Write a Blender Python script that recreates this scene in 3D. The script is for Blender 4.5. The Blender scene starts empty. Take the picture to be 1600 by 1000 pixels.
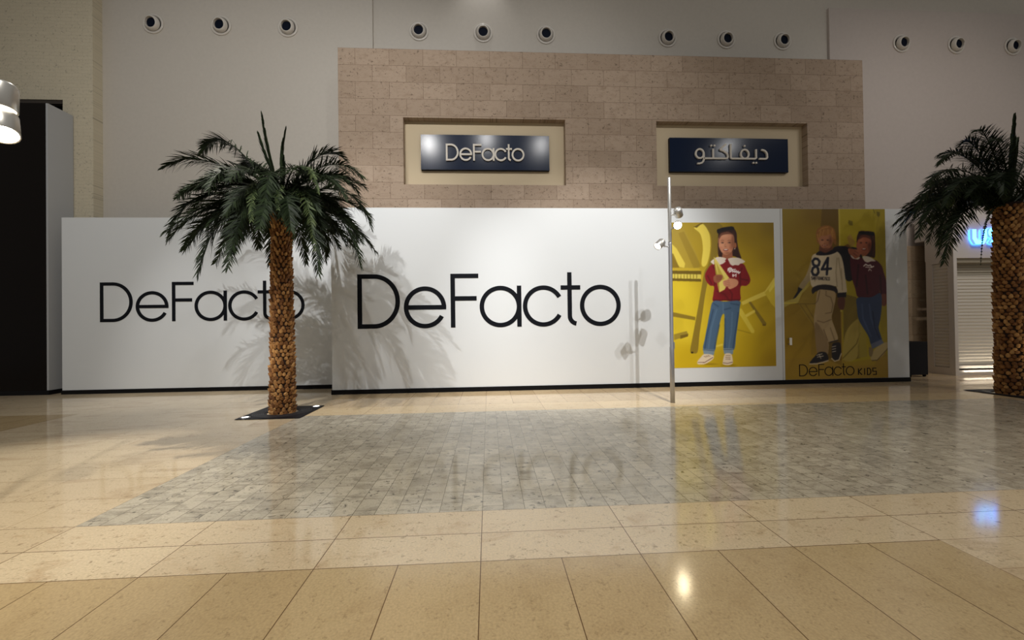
import bpy, bmesh, math, random
import numpy as np
from mathutils import Vector, Matrix, Euler

S = bpy.context.scene
C = S.collection
PI = math.pi

# ------------------------------------------------------------------ camera, world, exposure
yaw, pitch, roll, CAM_H = 0.0572984, 0.0080266, 0.0136154, 1.75
fw = Vector((math.sin(yaw)*math.cos(pitch), math.cos(yaw)*math.cos(pitch), math.sin(pitch)))
rt = Vector((math.cos(yaw), -math.sin(yaw), 0)); up = rt.cross(fw)
r2 = rt*math.cos(roll) - up*math.sin(roll); u2 = up*math.cos(roll) + rt*math.sin(roll)
cd = bpy.data.cameras.new('camera'); cam = bpy.data.objects.new('camera', cd); C.objects.link(cam)
cd.sensor_fit = 'HORIZONTAL'; cd.sensor_width = 36; cd.lens = 640/1600*36; cd.clip_start = .05; cd.clip_end = 200
M = Matrix((r2, u2, -fw)).transposed().to_4x4(); M.translation = (0, 0, CAM_H); cam.matrix_world = M
S.camera = cam
S.view_settings.view_transform = 'Standard'; S.view_settings.look = 'None'
S.view_settings.gamma = 1; S.view_settings.use_curve_mapping = False
S.view_settings.exposure = 0.0
W = bpy.data.worlds.new('world'); S.world = W; W.use_nodes = True
W.node_tree.nodes['Background'].inputs[0].default_value = (1.0, .96, .90, 1)
W.node_tree.nodes['Background'].inputs[1].default_value = .20

def spot(name, loc, aim, power, cone, blend=.5, radius=.08, col=(1, .93, .82)):
    d = bpy.data.lights.new(name, 'SPOT'); d.energy = power; d.spot_size = math.radians(cone)
    d.spot_blend = blend; d.shadow_soft_size = radius; d.color = col
    o = bpy.data.objects.new(name, d); C.objects.link(o); o.location = loc
    o.rotation_euler = (Vector(aim)-Vector(loc)).to_track_quat('-Z', 'Y').to_euler()
    return o
# lamps hanging under the high mall roof plus added fill spots, all above or behind the frame
WH, WM = (1, .985, .97), (1, .94, .84)
spot('roof_lamp_hoarding_right', (3.95, 0.0, 13.4), (2.9, 10.65, 1.9), 5000, 34, .8, .05, WH)
spot('roof_lamp_hoarding_double', (4.6, 0.0, 13.4), (2.6, 10.65, 1.9), 2200, 32, .8, .05, WH)
spot('roof_lamp_palm', (-6.9, 0.4, 14.6), (-2.9, 10.65, 2.0), 4700, 34, .7, .06, WH)
spot('roof_lamp_sign_middle', (0.0, 0.0, 12.25), (0.4, 11.6, 5.6), 1100, 80, .9, .06, WH)
spot('roof_lamp_sign_left', (-3.5, 0.0, 11.95), (-6.5, 11.6, 5.0), 2500, 84, .9, .06, WH)
spot('roof_lamp_sign_right', (3.4, 0.0, 11.95), (1, 11.6, 6.6), 900, 60, .9, .06, WH)
spot('roof_lamp_arabic_sign', (14.1, 0.0, 11.9), (9, 11.6, 6.2), 500, 70, .9, .06, WH)
spot('roof_lamp_left_floor', (-7.5, 10.6, 12.6), (-5.3, 4.3, 0), 4200, 28, .7, .05, WM)
spot('roof_lamp_left_hoarding', (-8.4, 6.0, 12.0), (-8.0, 11.3, .3), 1800, 26, 1, .1, WH)
spot('roof_lamp_near_floor', (-3.0, 1.0, 12.0), (-3.0, 2.2, 0), 2300, 52, 1, .2, WM)
spot('fill_near_floor_right', (5.0, 0.5, 12.0), (4.5, 2.5, 0), 1900, 74, 1, .2, WM)  # added fill, no known fixture: lifts the right part of the near floor
spot('roof_lamp_wall_wash', (-.1, 12.3, 13.3), (-.1, 12.8, 11.8), 70, 75, 1, .02, WH)
spot('fill_shop', (15.5, 6.5, 10.5), (15.2, 11.5, 1.6), 520, 50, .9, .1, WM)  # added fill, no known fixture: brightens the shop fascia and shutters
spot('fill_stone_return', (13.4, 9.8, 10.5), (13.1, 12.6, 2.0), 170, 20, .9, .1, WM)  # invented fill spot to lighten the stone strip beside the shop
spot('roof_lamp_right_wall', (15.0, 3.0, 12.5), (14.5, 12.5, 5.0), 800, 80, .9, .15, (1, .92, .86))

# ------------------------------------------------------------------ helpers
def tag(o, label=None, cat=None, group=None, kind=None):
    if label: o['label'] = label
    if cat: o['category'] = cat
    if group: o['group'] = group
    if kind: o['kind'] = kind
    return o
def thing(name, label, cat, loc=(0, 0, 0), rz=0, group=None):
    o = bpy.data.objects.new(name, None); C.objects.link(o); o.location = loc; o.rotation_euler = (0, 0, rz)
    o.empty_display_size = .1
    return tag(o, label, cat, group)
def obj(name, bm, mat, parent=None, smooth=False, loc=None, rot=None):
    me = bpy.data.meshes.new(name); bm.to_mesh(me); bm.free()
    for m in (mat if isinstance(mat, (list, tuple)) else [mat]): me.materials.append(m)
    if smooth:
        for p in me.polygons: p.use_smooth = True
    o = bpy.data.objects.new(name, me); C.objects.link(o)
    if parent: o.parent = parent
    if loc: o.location = loc
    if rot: o.rotation_euler = rot
    return o
def struct(name, bm, mat, smooth=False): return tag(obj(name, bm, mat, None, smooth), kind='structure')
def copy_tree(o, parent=None):
    c = o.copy(); C.objects.link(c); c.parent = parent
    for ch in list(o.children): copy_tree(ch, c)
    return c
def box(bm, x0, x1, y0, y1, z0, z1, mi=0, bev=0):
    vs = [bm.verts.new((x, y, z)) for x in (x0, x1) for y in (y0, y1) for z in (z0, z1)]
    fs = [(0, 1, 3, 2), (4, 6, 7, 5), (0, 4, 5, 1), (2, 3, 7, 6), (0, 2, 6, 4), (1, 5, 7, 3)]
    F = [bm.faces.new([vs[i] for i in f]) for f in fs]
    for f in F: f.material_index = mi
    if bev:
        es = list({e for f in F for e in f.edges})
        bmesh.ops.bevel(bm, geom=es, offset=bev, segments=2, affect='EDGES', profile=.6)
    return bm
def BM(*boxes, bev=0):
    bm = bmesh.new()
    for b in boxes: box(bm, *b, bev=bev)
    return bm
def lathe(bm, prof, n=32, mat=None, caps=True):
    """profile (r, h) around the local Z axis, then moved by mat"""
    mat = mat or Matrix()
    rings = []
    for r, h in prof:
        rings.append([bm.verts.new(mat @ Vector((r*math.cos(2*PI*k/n), r*math.sin(2*PI*k/n), h))) for k in range(n)])
    for a, b in zip(rings, rings[1:]):
        for k in range(n): bm.faces.new((a[k], a[(k+1) % n], b[(k+1) % n], b[k]))
    if caps:
        bm.faces.new(rings[0][::-1]); bm.faces.new(rings[-1])
    return bm
def axis_mat(a, b):
    a, b = Vector(a), Vector(b); q = (b-a).to_track_quat('Z', 'Y').to_matrix().to_4x4(); q.translation = a
    return q
def tube(bm, a, b, r, r2=None, n=16):
    L = (Vector(b)-Vector(a)).length
    return lathe(bm, [(r, 0), (r if r2 is None else r2, L)], n, axis_mat(a, b))

# ------------------------------------------------------------------ materials
def nt(name):
    m = bpy.data.materials.new(name); m.use_nodes = True
    return m, m.node_tree.nodes, m.node_tree.links, m.node_tree.nodes['Principled BSDF']
def mat(name, col, rough=.6, metal=0, spec=.5, bump=0, bscale=40, var=0, emis=None, estr=0, coat=0):
    m, N, L, b = nt(name)
    b.inputs['Base Color'].default_value = (*col, 1); b.inputs['Roughness'].default_value = rough
    b.inputs['Metallic'].default_value = metal; b.inputs['Specular IOR Level'].default_value = spec
    b.inputs['Coat Weight'].default_value = coat
    if emis: b.inputs['Emission Color'].default_value = (*emis, 1); b.inputs['Emission Strength'].default_value = estr
    if bump or var:
        tc = N.new('ShaderNodeTexCoord'); no = N.new('ShaderNodeTexNoise'); no.inputs['Scale'].default_value = bscale
        no.inputs['Detail'].default_value = 6; L.new(tc.outputs['Object'], no.inputs['Vector'])
        if bump:
            bp = N.new('ShaderNodeBump'); bp.inputs['Strength'].default_value = bump; bp.inputs['Distance'].default_value = .01
            L.new(no.outputs['Fac'], bp.inputs['Height']); L.new(bp.outputs[0], b.inputs['Normal'])
        if var:
            mx = N.new('ShaderNodeMix'); mx.data_type = 'RGBA'; n2 = N.new('ShaderNodeTexNoise'); n2.inputs['Scale'].default_value = bscale*.12
            L.new(tc.outputs['Object'], n2.inputs['Vector'])
            mx.inputs[6].default_value = (*[c*(1-var) for c in col], 1); mx.inputs[7].default_value = (*[min(1, c*(1+var)) for c in col], 1)
            L.new(n2.outputs['Fac'], mx.inputs[0]); L.new(mx.outputs[2], b.inputs['Base Color'])
    return m
def srgb(r, g, b): return tuple(((c/255)/12.92 if c/255 <= .04045 else ((c/255+.055)/1.055)**2.4) for c in (r, g, b))

def brick_mat(name, c1, c2, mortar, bw, rh, off=(0, 0), axes='XZ', joint=.006, offset=.5, freq=2, squash=1, sqf=2,
              rough=.6, spots=.5, spot_col=None, spot_scale=(6, 6), bump=.25, mort_amt=1.0, sp_lo=.52, sp_hi=.72, fine=60, flecks=.5, fleck_scale=16):
    """tiles in metres laid in world axes"""
    m, N, L, b = nt(name)
    tc = N.new('ShaderNodeTexCoord'); sep = N.new('ShaderNodeSeparateXYZ'); L.new(tc.outputs['Object'], sep.inputs[0])
    com = N.new('ShaderNodeCombineXYZ')
    for k, ax in enumerate(axes):
        a = N.new('ShaderNodeMath'); a.operation = 'SUBTRACT'; L.new(sep.outputs['XYZ'.index(ax)], a.inputs[0]); a.inputs[1].default_value = off[k]
        L.new(a.outputs[0], com.inputs[k])
    br = N.new('ShaderNodeTexBrick'); L.new(com.outputs[0], br.inputs['Vector'])
    br.inputs['Scale'].default_value = 1; br.inputs['Brick Width'].default_value = bw; br.inputs['Row Height'].default_value = rh
    br.inputs['Mortar Size'].default_value = joint; br.inputs['Mortar Smooth'].default_value = .3; br.inputs['Bias'].default_value = 0
    br.offset = offset; br.offset_frequency = freq; br.squash = squash; br.squash_frequency = sqf
    br.inputs['Color1'].default_value = (*c1, 1); br.inputs['Color2'].default_value = (*c2, 1)
    br.inputs['Mortar'].default_value = (*mortar, 1)
    mp = N.new('ShaderNodeMapping'); mp.inputs['Scale'].default_value = (spot_scale[0], spot_scale[1], spot_scale[1]); L.new(com.outputs[0], mp.inputs[0])
    # large blotches, shifted per tile so the veins break at the joints
    add = N.new('ShaderNodeVectorMath'); add.operation = 'ADD'; L.new(mp.outputs[0], add.inputs[0])
    b2 = N.new('ShaderNodeTexBrick')
    for i in ('Scale', 'Brick Width', 'Row Height', 'Bias'): b2.inputs[i].default_value = br.inputs[i].default_value
    b2.inputs['Mortar Size'].default_value = 0; b2.offset = offset; b2.offset_frequency = freq; b2.squash = squash; b2.squash_frequency = sqf
    b2.inputs['Color1'].default_value = (0, 0, 0, 1); b2.inputs['Color2'].default_value = (30, 30, 30, 1); L.new(com.outputs[0], b2.inputs['Vector'])
    L.new(b2.outputs['Color'], add.inputs[1])
    n1 = N.new('ShaderNodeTexNoise'); n1.inputs['Scale'].default_value = 1; n1.inputs['Detail'].default_value = 7; n1.inputs['Roughness'].default_value = .66
    n1.inputs['Distortion'].default_value = .6
    L.new(add.outputs[0], n1.inputs['Vector'])
    rp = N.new('ShaderNodeMapRange'); rp.inputs['From Min'].default_value = sp_lo; rp.inputs['From Max'].default_value = sp_hi
    rp.inputs['To Max'].default_value = spots; L.new(n1.outputs['Fac'], rp.inputs[0])
    mx = N.new('ShaderNodeMix'); mx.data_type = 'RGBA'; L.new(rp.outputs[0], mx.inputs[0]); L.new(br.outputs['Color'], mx.inputs[6])
    sc = spot_col or tuple(c*.55 for c in c1); mx.inputs[7].default_value = (*sc, 1)
    n2 = N.new('ShaderNodeTexNoise'); n2.inputs['Scale'].default_value = fine; n2.inputs['Detail'].default_value = 4; L.new(com.outputs[0], n2.inputs['Vector'])
    r2_ = N.new('ShaderNodeMapRange'); r2_.inputs['From Min'].default_value = .3; r2_.inputs['From Max'].default_value = .7
    r2_.inputs['To Min'].default_value = .88; r2_.inputs['To Max'].default_value = 1.1; L.new(n2.outputs['Fac'], r2_.inputs[0])
    mu = N.new('ShaderNodeVectorMath'); mu.operation = 'SCALE'; L.new(mx.outputs[2], mu.inputs[0]); L.new(r2_.outputs[0], mu.inputs['Scale'])
    fl = N.new('ShaderNodeTexNoise'); fl.inputs['Scale'].default_value = fleck_scale; fl.inputs['Detail'].default_value = 5; fl.inputs['Roughness'].default_value = .6
    fl.inputs['Distortion'].default_value = 1.2; L.new(com.outputs[0], fl.inputs['Vector'])
    # flecks gather where a slow noise is high
    sl = N.new('ShaderNodeTexNoise'); sl.inputs['Scale'].default_value = fleck_scale*.18; sl.inputs['Detail'].default_value = 2; L.new(add.outputs[0], sl.inputs['Vector'])
    sm = N.new('ShaderNodeMath'); sm.operation = 'MULTIPLY_ADD'; L.new(sl.outputs['Fac'], sm.inputs[0]); sm.inputs[1].default_value = .45; L.new(fl.outputs['Fac'], sm.inputs[2])
    fr = N.new('ShaderNodeMapRange'); fr.inputs['From Min'].default_value = .815; fr.inputs['From Max'].default_value = .93; fr.inputs['To Max'].default_value = flecks; L.new(sm.outputs[0], fr.inputs[0])
    m3 = N.new('ShaderNodeMix'); m3.data_type = 'RGBA'; L.new(fr.outputs[0], m3.inputs[0]); L.new(mu.outputs[0], m3.inputs[6]); m3.inputs[7].default_value = (*[c*.45 for c in sc], 1)
    L.new(m3.outputs[2], b.inputs['Base Color'])
    b.inputs['Roughness'].default_value = rough
    if name.startswith('floor'): b.inputs['IOR'].default_value = 1.56
    bp = N.new('ShaderNodeBump'); bp.inputs['Strength'].default_value = bump; bp.inputs['Distance'].default_value = .003
    inv = N.new('ShaderNodeMath'); inv.operation = 'SUBTRACT'; inv.inputs[0].default_value = 1; L.new(br.outputs['Fac'], inv.inputs[1])
    L.new(inv.outputs[0], bp.inputs['Height']); L.new(bp.outputs[0], b.inputs['Normal'])
    return m

m_white = mat('hoarding_white_paint', (.71, .735, .745), .55, bump=.05, bscale=60)
m_black = mat('matt_black', (.004, .004, .005), .5, spec=.15)
m_blackgloss = mat('black_glossy_panel', (.005, .003, .002), .2, spec=.12)
m_plaster = mat('plaster_beige', (.55, .51, .45), .85, bump=.3, bscale=90, var=.05)
m_plaster_pink = mat('plaster_rose', (.54, .48, .44), .85, bump=.3, bscale=90, var=.05)
m_niche = mat('niche_cream_paint', (.56, .46, .31), .8, bump=.15, bscale=90)
m_navy = mat('navy_gloss_metal', (.007, .014, .036), .17, metal=0, spec=.12, bump=.02, bscale=20)
m_navyside = mat('navy_edge', (.004, .005, .012), .5, spec=.2)
m_letter = mat('letter_cream_face', (.62, .57, .49), .5)
m_print = mat('black_vinyl', (.004, .005, .008), .5, spec=.15)
m_steel = mat('brushed_steel', (.42, .42, .44), .38, metal=.7)
m_silver = mat('silver_lamp_housing', (.62, .61, .58), .32, metal=.75)
m_grate = mat('cast_iron_grate', (.006, .006, .010), .5, spec=.2)
m_nozzle = mat('white_enamel', (.62, .58, .52), .25, coat=.3)
m_hole = mat('dark_duct', (.003, .006, .016), .6, spec=.1)
m_shut = mat('shutter_cream_metal', (.66, .61, .53), .5)
m_shopwhite = mat('shop_white_paint', (.62, .57, .52), .6, bump=.1)
m_box = mat('black_plastic', (.005, .005, .008), .5, spec=.2)
m_lens = mat('lit_lamp_lens', (1, 1, 1), .3, emis=(1, .84, .55), estr=130)
m_lensdim = mat('lit_lamp_lens_side', (1, 1, 1), .3, emis=(1, .9, .75), estr=5)
m_uplens = mat('ground_light_lens', (1, 1, 1), .3, emis=(1, .97, .9), estr=5)
m_blue = mat('blue_sign_face', (.2, .7, 1), .4, emis=(.10, .55, 1.0), estr=4.5)
m_blueedge = mat('blue_sign_side', (.05, .2, 1), .4, emis=(.06, .12, 1.0), estr=3.5)

c_sp = srgb(120, 92, 66)
m_stone = brick_mat('limestone_cladding', srgb(170, 150, 130), srgb(156, 136, 116), srgb(122, 102, 84), .93, .465, (-4.06+.465, 9.43-.465*40), 'XZ',
                    joint=.006, spots=.55, spot_col=srgb(120, 96, 74), spot_scale=(4, 7), flecks=.7, fleck_scale=14, rough=.8, sp_lo=.50, sp_hi=.78)
cr1, cr2 = srgb(228, 208, 174), srgb(219, 198, 164)
tan1, tan2 = srgb(204, 180, 138), srgb(195, 170, 128)
gr1, gr2 = srgb(212, 202, 181), srgb(190, 180, 160)
RF = .085
f_tan = brick_mat('floor_tan_limestone', tan1, tan2, srgb(110, 84, 56), 1.2, .6, (3.04-12, -.08-12), 'YX', joint=.004, offset=0, spots=.35, spot_col=srgb(150, 118, 74), spot_scale=(2.2, 2.2), rough=RF+.05, sp_lo=.5, sp_hi=.8, flecks=.32, fleck_scale=38)
f_border = brick_mat('floor_cream_border', cr1, cr2, srgb(110, 84, 60), 1.2, .41, (-.08-12, 3.04-.41*20), 'XY', joint=.004, offset=0, spots=.6, spot_col=srgb(168, 128, 84), spot_scale=(3.2, 5), rough=RF, sp_lo=.55, sp_hi=.78, flecks=.5, fleck_scale=24)
f_cream = brick_mat('floor_cream_tiles', cr1, cr2, srgb(176, 150, 116), 1.2, .6, (-3.68-24, 3.86-12), 'XY', joint=.003, offset=.5, spots=.6, spot_col=srgb(172, 140, 104), spot_scale=(.8, 2.5), rough=RF, flecks=.4, fleck_scale=24)
f_far = brick_mat('floor_far_tiles', srgb(226, 200, 160), srgb(216, 190, 150), srgb(150, 120, 86), .6, .85, (-.08-24, 8.95-.85*20), 'XY', joint=.004, offset=0, spots=.4, spot_col=srgb(176, 138, 96), spot_scale=(2, 4), rough=RF)
f_farlight = brick_mat('floor_far_light_band', srgb(240, 214, 170), srgb(230, 204, 160), srgb(170, 140, 100), 1.2, .75, (-.08-24, 8.2-.75*20), 'XY', joint=.004, offset=0, spots=.3, spot_col=srgb(200, 160, 110), spot_scale=(2, 4), rough=RF)
f_grey = brick_mat('floor_grey_marble_pavers', gr1, gr2, srgb(104, 96, 78), .42, .2, (3.86-8.4, -.08-12), 'YX', joint=.003, offset=.37, freq=3, squash=.62, sqf=2,
                   spots=.75, spot_col=srgb(132, 124, 108), spot_scale=(7, 3.5), rough=RF+.025, sp_lo=.46, sp_hi=.7, flecks=.85, fleck_scale=13)
m_rstone = brick_mat('right_stone_cladding', srgb(176, 156, 130), srgb(164, 142, 116), srgb(120, 102, 82), 1.2, .6, (0, 0), 'XZ', joint=.006, spots=.4, spot_col=srgb(128, 104, 80), spot_scale=(2.5, 4), rough=.7)
m_brickpaint = brick_mat('painted_block_wall', srgb(206, 196, 172), srgb(203, 193, 169), srgb(196, 186, 162), .30, .10, (0, 0), 'XZ', joint=.006, spots=.1, rough=.85, bump=.5, fine=90)

# ------------------------------------------------------------------ floor and walls
bm = bmesh.new()
def quad(x0, x1, y0, y1, mi):
    f = bm.faces.new([bm.verts.new((x, y, 0)) for x, y in ((x0, y0), (x1, y0), (x1, y1), (x0, y1))]); f.material_index = mi
XL, XR = -20, 24
quad(XL, 3.52, -6, 3.04, 0); quad(3.52, XR, -6, 3.04, 2)
quad(XL, XR, 3.04, 3.86, 1)
quad(-3.68, 11.0, 3.86, 8.2, 5); quad(XL, -3.68, 3.86, 7.55, 2); quad(11.0, XR, 3.86, 8.2, 2)
quad(XL, -8.45, 7.55, 8.95, 0); quad(-8.45, -3.68, 7.55, 8.95, 2); quad(XL, -3.68, 8.95, 14, 2)
quad(-3.68, XR, 8.2, 8.95, 4); quad(-3.68, XR, 8.95, 14, 3)
struct('floor', bm, [f_tan, f_border, f_cream, f_far, f_farlight, f_grey])

TOP = 16
struct('wall_back', BM((-11.28, -3.43, 12.7, 12.95, 0, TOP)), m_plaster)
struct('wall_middle', BM((-3.43, 22, 12.8, 12.95, 0, TOP)), m_plaster)
struct('wall_right', BM((11.27, 22, 12.72, 12.8, 0, 11.95)), m_plaster_pink)
struct('wall_left', BM((-12.1, -11.28, 12.4, 12.95, 0, TOP), (-20, -12.1, 12.4, 12.95, 8.33, TOP)), m_brickpaint)
struct('trim_opening', BM((-20, -12.12, 12.42, 12.5, 8.22, 8.32)), mat('dark_bronze_trim', (.03, .02, .012), .4))
struct('wall_opening', BM((-20, -12.1, 12.75, 12.95, 0, 8.33)), m_black)
# limestone portal with two sign niches
X0, X1, Z1, YF, YB = -4.06, 11.2, 9.43, 11.5, 12.8
N1, N2, NZ0, NZ1 = (-2.3, 2.25), (4.9, 9.45), 5.65, 7.52
struct('wall_portal', BM((X0, X1, YF, YB, 0, NZ0), (X0, X1, YF, YB, NZ1, Z1), (X0, N1[0], YF, YB, NZ0, NZ1), (N1[1], N2[0], YF, YB, NZ0, NZ1), (N2[1], X1, YF, YB, NZ0, NZ1)), m_stone)
YN = 11.72
struct('wall_niche', BM((*N1, YN, YN+.1, NZ0, NZ1), (*N2, YN, YN+.1, NZ0, NZ1)), m_niche)
struct('wall_shop_side', BM((11.3, 14.6, 12.60, 12.72, 0, 4.1)), m_rstone)

# ------------------------------------------------------------------ stroke lettering
def ribbon(bm, pts, w, y0, y1, closed=False, round_cap=False):
    """flat stroke of width w along pts (x,z), extruded from y0 to y1"""
    n = len(pts); P = [Vector(p) for p in pts]; Ls, Rs = [], []
    for i in range(n):
        a = P[i-1] if (i or closed) else None; b = P[(i+1) % n] if (i < n-1 or closed) else None
        d1 = (P[i]-a).normalized() if a is not None else None; d2 = (b-P[i]).normalized() if b is not None else None
        if d1 is None: nn = Vector((-d2.y, d2.x)); k = 1
        elif d2 is None: nn = Vector((-d1.y, d1.x)); k = 1
        else:
            nn = Vector((-(d1.y+d2.y), d1.x+d2.x)); 
            if nn.length < 1e-6: nn = Vector((-d1.y, d1.x))
            nn.normalize(); k = 1/max(.4, nn.dot(Vector((-d1.y, d1.x))))
        Ls.append(P[i]+nn*w/2*k); Rs.append(P[i]-nn*w/2*k)
    F = [[bm.verts.new((p.x, y, p.y)) for p in L] for y in (y0, y1) for L in (Ls, Rs)]
    m = n if closed else n-1
    for i in range(m):
        j = (i+1) % n
        bm.faces.new((F[0][i], F[1][i], F[1][j], F[0][j])); bm.faces.new((F[2][j], F[3][j], F[3][i], F[2][i]))
        bm.faces.new((F[0][j], F[2][j], F[2][i], F[0][i])); bm.faces.new((F[1][i], F[3][i], F[3][j], F[1][j]))
    if not closed:
        bm.faces.new((F[0][0], F[2][0], F[3][0], F[1][0])); bm.faces.new((F[0][-1], F[1][-1], F[3][-1], F[2][-1]))
    return bm
def arc(cx, cz, rx, rz, a0, a1, n=40):
    return [(cx+rx*math.cos(math.radians(a0+(a1-a0)*k/n)), cz+rz*math.sin(math.radians(a0+(a1-a0)*k/n))) for k in range(n+1)]
w0 = .115; h0 = w0/2
LOGO = [  # strokes of each letter in metres, baseline z=0, capital height 1.39
    [([(h0, .0+h0)]+arc(.42, .695, .65-h0, .695-h0, -90, 90)+[(h0, 1.39-h0)], True)],
    [(arc(1.705, .53, .54-h0, .54-h0, 0, 332, 56), False), ([(1.705-.49, .53), (2.245, .53)], False)],
    [([(2.36+h0, 0), (2.36+h0, 1.39-h0), (3.08, 1.39-h0)], False), ([(2.42, .75), (3.03, .75)], False)],
    [(arc(3.645, .53, .54-h0, .54-h0, 0, 355, 56), True), ([(4.135, 0), (4.135, 1.07)], False)],
    [(arc(4.77, .53, .54-h0, .54-h0, 29, 331, 50), False)],
    [([(5.465, 1.41)]+arc(5.465+.2, .26, .2, .2, 180, 262, 12), False), ([(5.23, 1.01), (5.75, 1.01)], False)],
    [(arc(6.28, .53, .545-h0, .545-h0, 0, 355, 56), True)]]
def logo(parent, x, z, s, y0, y1, m, wk=1.0, sx=None):
    sx = sx or s
    for i, strokes in enumerate(LOGO):
        b = bmesh.new()
        for j, (pts, cl) in enumerate(strokes):
            ribbon(b, [(x+px*sx, z+pz*s) for px, pz in pts], w0*s*wk, y0-.0006*j, y1, cl)
        obj('letter', b, m, parent)

# ------------------------------------------------------------------ hoardings
h = thing('hoarding', 'long white hoarding in the middle, nearer one, with large black lettering', 'hoarding')
b = BM((-3.98, 11.56, 10.65, 10.77, .11, 4.76), (-3.98, -3.86, 10.77, 11.49, .11, 4.76), (11.44, 11.56, 10.77, 11.49, .11, 4.76)); obj('panel', b, m_white, h)
obj('base_strip', BM((-4.0, 11.58, 10.635, 10.75, 0.001, .115), (-4.0, -3.88, 10.75, 11.48, .001, .115), (11.46, 11.58, 10.75, 11.48, .001, .115)), m_black, h)
logo(h, -3.33, 1.66, 1.0, 10.643, 10.6502, m_print)
obj('joint_strip', BM((7.925, 7.945, 10.644, 10.651, .115, 4.75)), mat('joint_grey', (.5, .5, .5), .6), h)
h = thing('hoarding', 'white hoarding set back at left behind the palm, with smaller black lettering', 'hoarding')
obj('panel', BM((-11.46, -4.07, 11.7, 11.82, .11, 4.77)), m_white, h)
obj('base_strip', BM((-11.48, -4.08, 11.685, 11.8, .001, .105)), m_black, h)
logo(h, -10.49, 1.93, .775, 11.693, 11.7002, m_print, 1.0, .79)

# dark shopfront at the far left with its white side return
t = thing('shopfront', 'tall glossy black shopfront at far left edge with white side return', 'shopfront')
obj('front_panel', BM((-19, -11.85, 11.7, 11.78, .06, 7.86)), m_blackgloss, t)
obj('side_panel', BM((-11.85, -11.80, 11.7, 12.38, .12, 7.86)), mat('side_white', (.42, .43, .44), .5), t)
obj('base_strip', BM((-19, -11.79, 11.69, 11.78, .001, .12), (-11.85, -11.79, 11.78, 12.38, .001, .12)), m_black, t)
obj('joint', BM((-13.2, -13.18, 11.694, 11.702, .12, 7.8)), m_steel, t)

# ------------------------------------------------------------------ niche signs
def sign_panel(t, x0, x1):
    b = bmesh.new(); z0, z1 = 6.11, 7.10; yf, yb = 11.60, YN+.001; n = 40
    for i in range(n):     # slightly bowed sheet front
        pass
    cols = []
    for i in range(n+1):
        x = x0+(x1-x0)*i/n; u = 2*i/n-1; dy = .012*u*u
        cols.append((b.verts.new((x, yf+dy, z0)), b.verts.new((x, yf+dy, z1)), b.verts.new((x, yb, z1)), b.verts.new((x, yb, z0))))
    for a, c in zip(cols, cols[1:]):
        for k in range(1, 4):
            f = b.faces.new((a[k], a[(k+1) % 4], c[(k+1) % 4], c[k])); f.material_index = 1
    fr = [(b.verts.new(a[0].co), b.verts.new(a[1].co)) for a in cols]
    for a, c in zip(fr, fr[1:]):
        f = b.faces.new((a[0], c[0], c[1], a[1])); f.smooth = True
    f = b.faces.new(cols[0][::-1]); f.material_index = 1; f = b.faces.new(cols[-1]); f.material_index = 1
    obj('sign_panel', b, [m_navy, m_navyside], t)
t = thing('wall_sign', 'navy sign in left niche with raised cream Latin lettering', 'sign')
sign_panel(t, -1.84, 1.80)
logo(t, -1.13, 6.355, .335, 11.555, 11.603, m_letter, 1.25, .323)
t = thing('wall_sign', 'dark navy sign in right niche with raised cream Arabic lettering', 'sign')
sign_panel(t, 5.34, 8.93)
AS = (8.27-6.08)/(1125-430)
def ax(p): return (6.08+(p[0]-430)*AS, 6.48+(492-p[1])*AS*1.0)
ARAB = [
    [[(1040, 490), (1104, 490), (1114, 486), (1120, 476), (1119, 448), (1112, 430), (1100, 417), (1084, 409), (1064, 406)]],
    [[(1013, 402), (1013, 480), (1008, 487), (1000, 490), (768+12, 490), (771, 486), (768, 478), (768, 356)],
     [(903+38*math.cos(a*PI/12), 448+42*math.sin(a*PI/12)) for a in range(24)]],
    [[(606, 490), (722, 490), (733, 486), (740, 476), (737, 455), (728, 440), (700, 420), (672, 410), (670, 402), (724, 356)],
     ],
    [[(600, 402), (600, 478), (603, 487), (608, 490)], [(612, 490), (512, 490)]],
    [[(472+38*math.cos(a*PI/12), 447+42*math.sin(a*PI/12)) for a in range(24)], [(510, 447), (511, 500), (503, 520), (488, 533), (468, 538), (448, 539)]],
]
for k, strokes in enumerate(ARAB):
    b = bmesh.new()
    for j, s_ in enumerate(strokes):
        ribbon(b, [ax(p) for p in s_], 15*AS, 11.555-.0008*j, 11.603, closed=len(s_) == 24)
    dots = {1: [(985, 528), (1012, 528), (902, 372)], 3: [(583, 372), (613, 372)]}.get(k, [])
    for d in dots:
        q = ax(d); lathe(b, [(9*AS, 0), (9*AS, .048)], 16, Matrix.Translation((q[0], 11.603, q[1])) @ Matrix.Rotation(PI/2, 4, 'X'))
    bmesh.ops.recalc_face_normals(b, faces=b.faces)
    obj('letter', b, m_letter, t)

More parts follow.
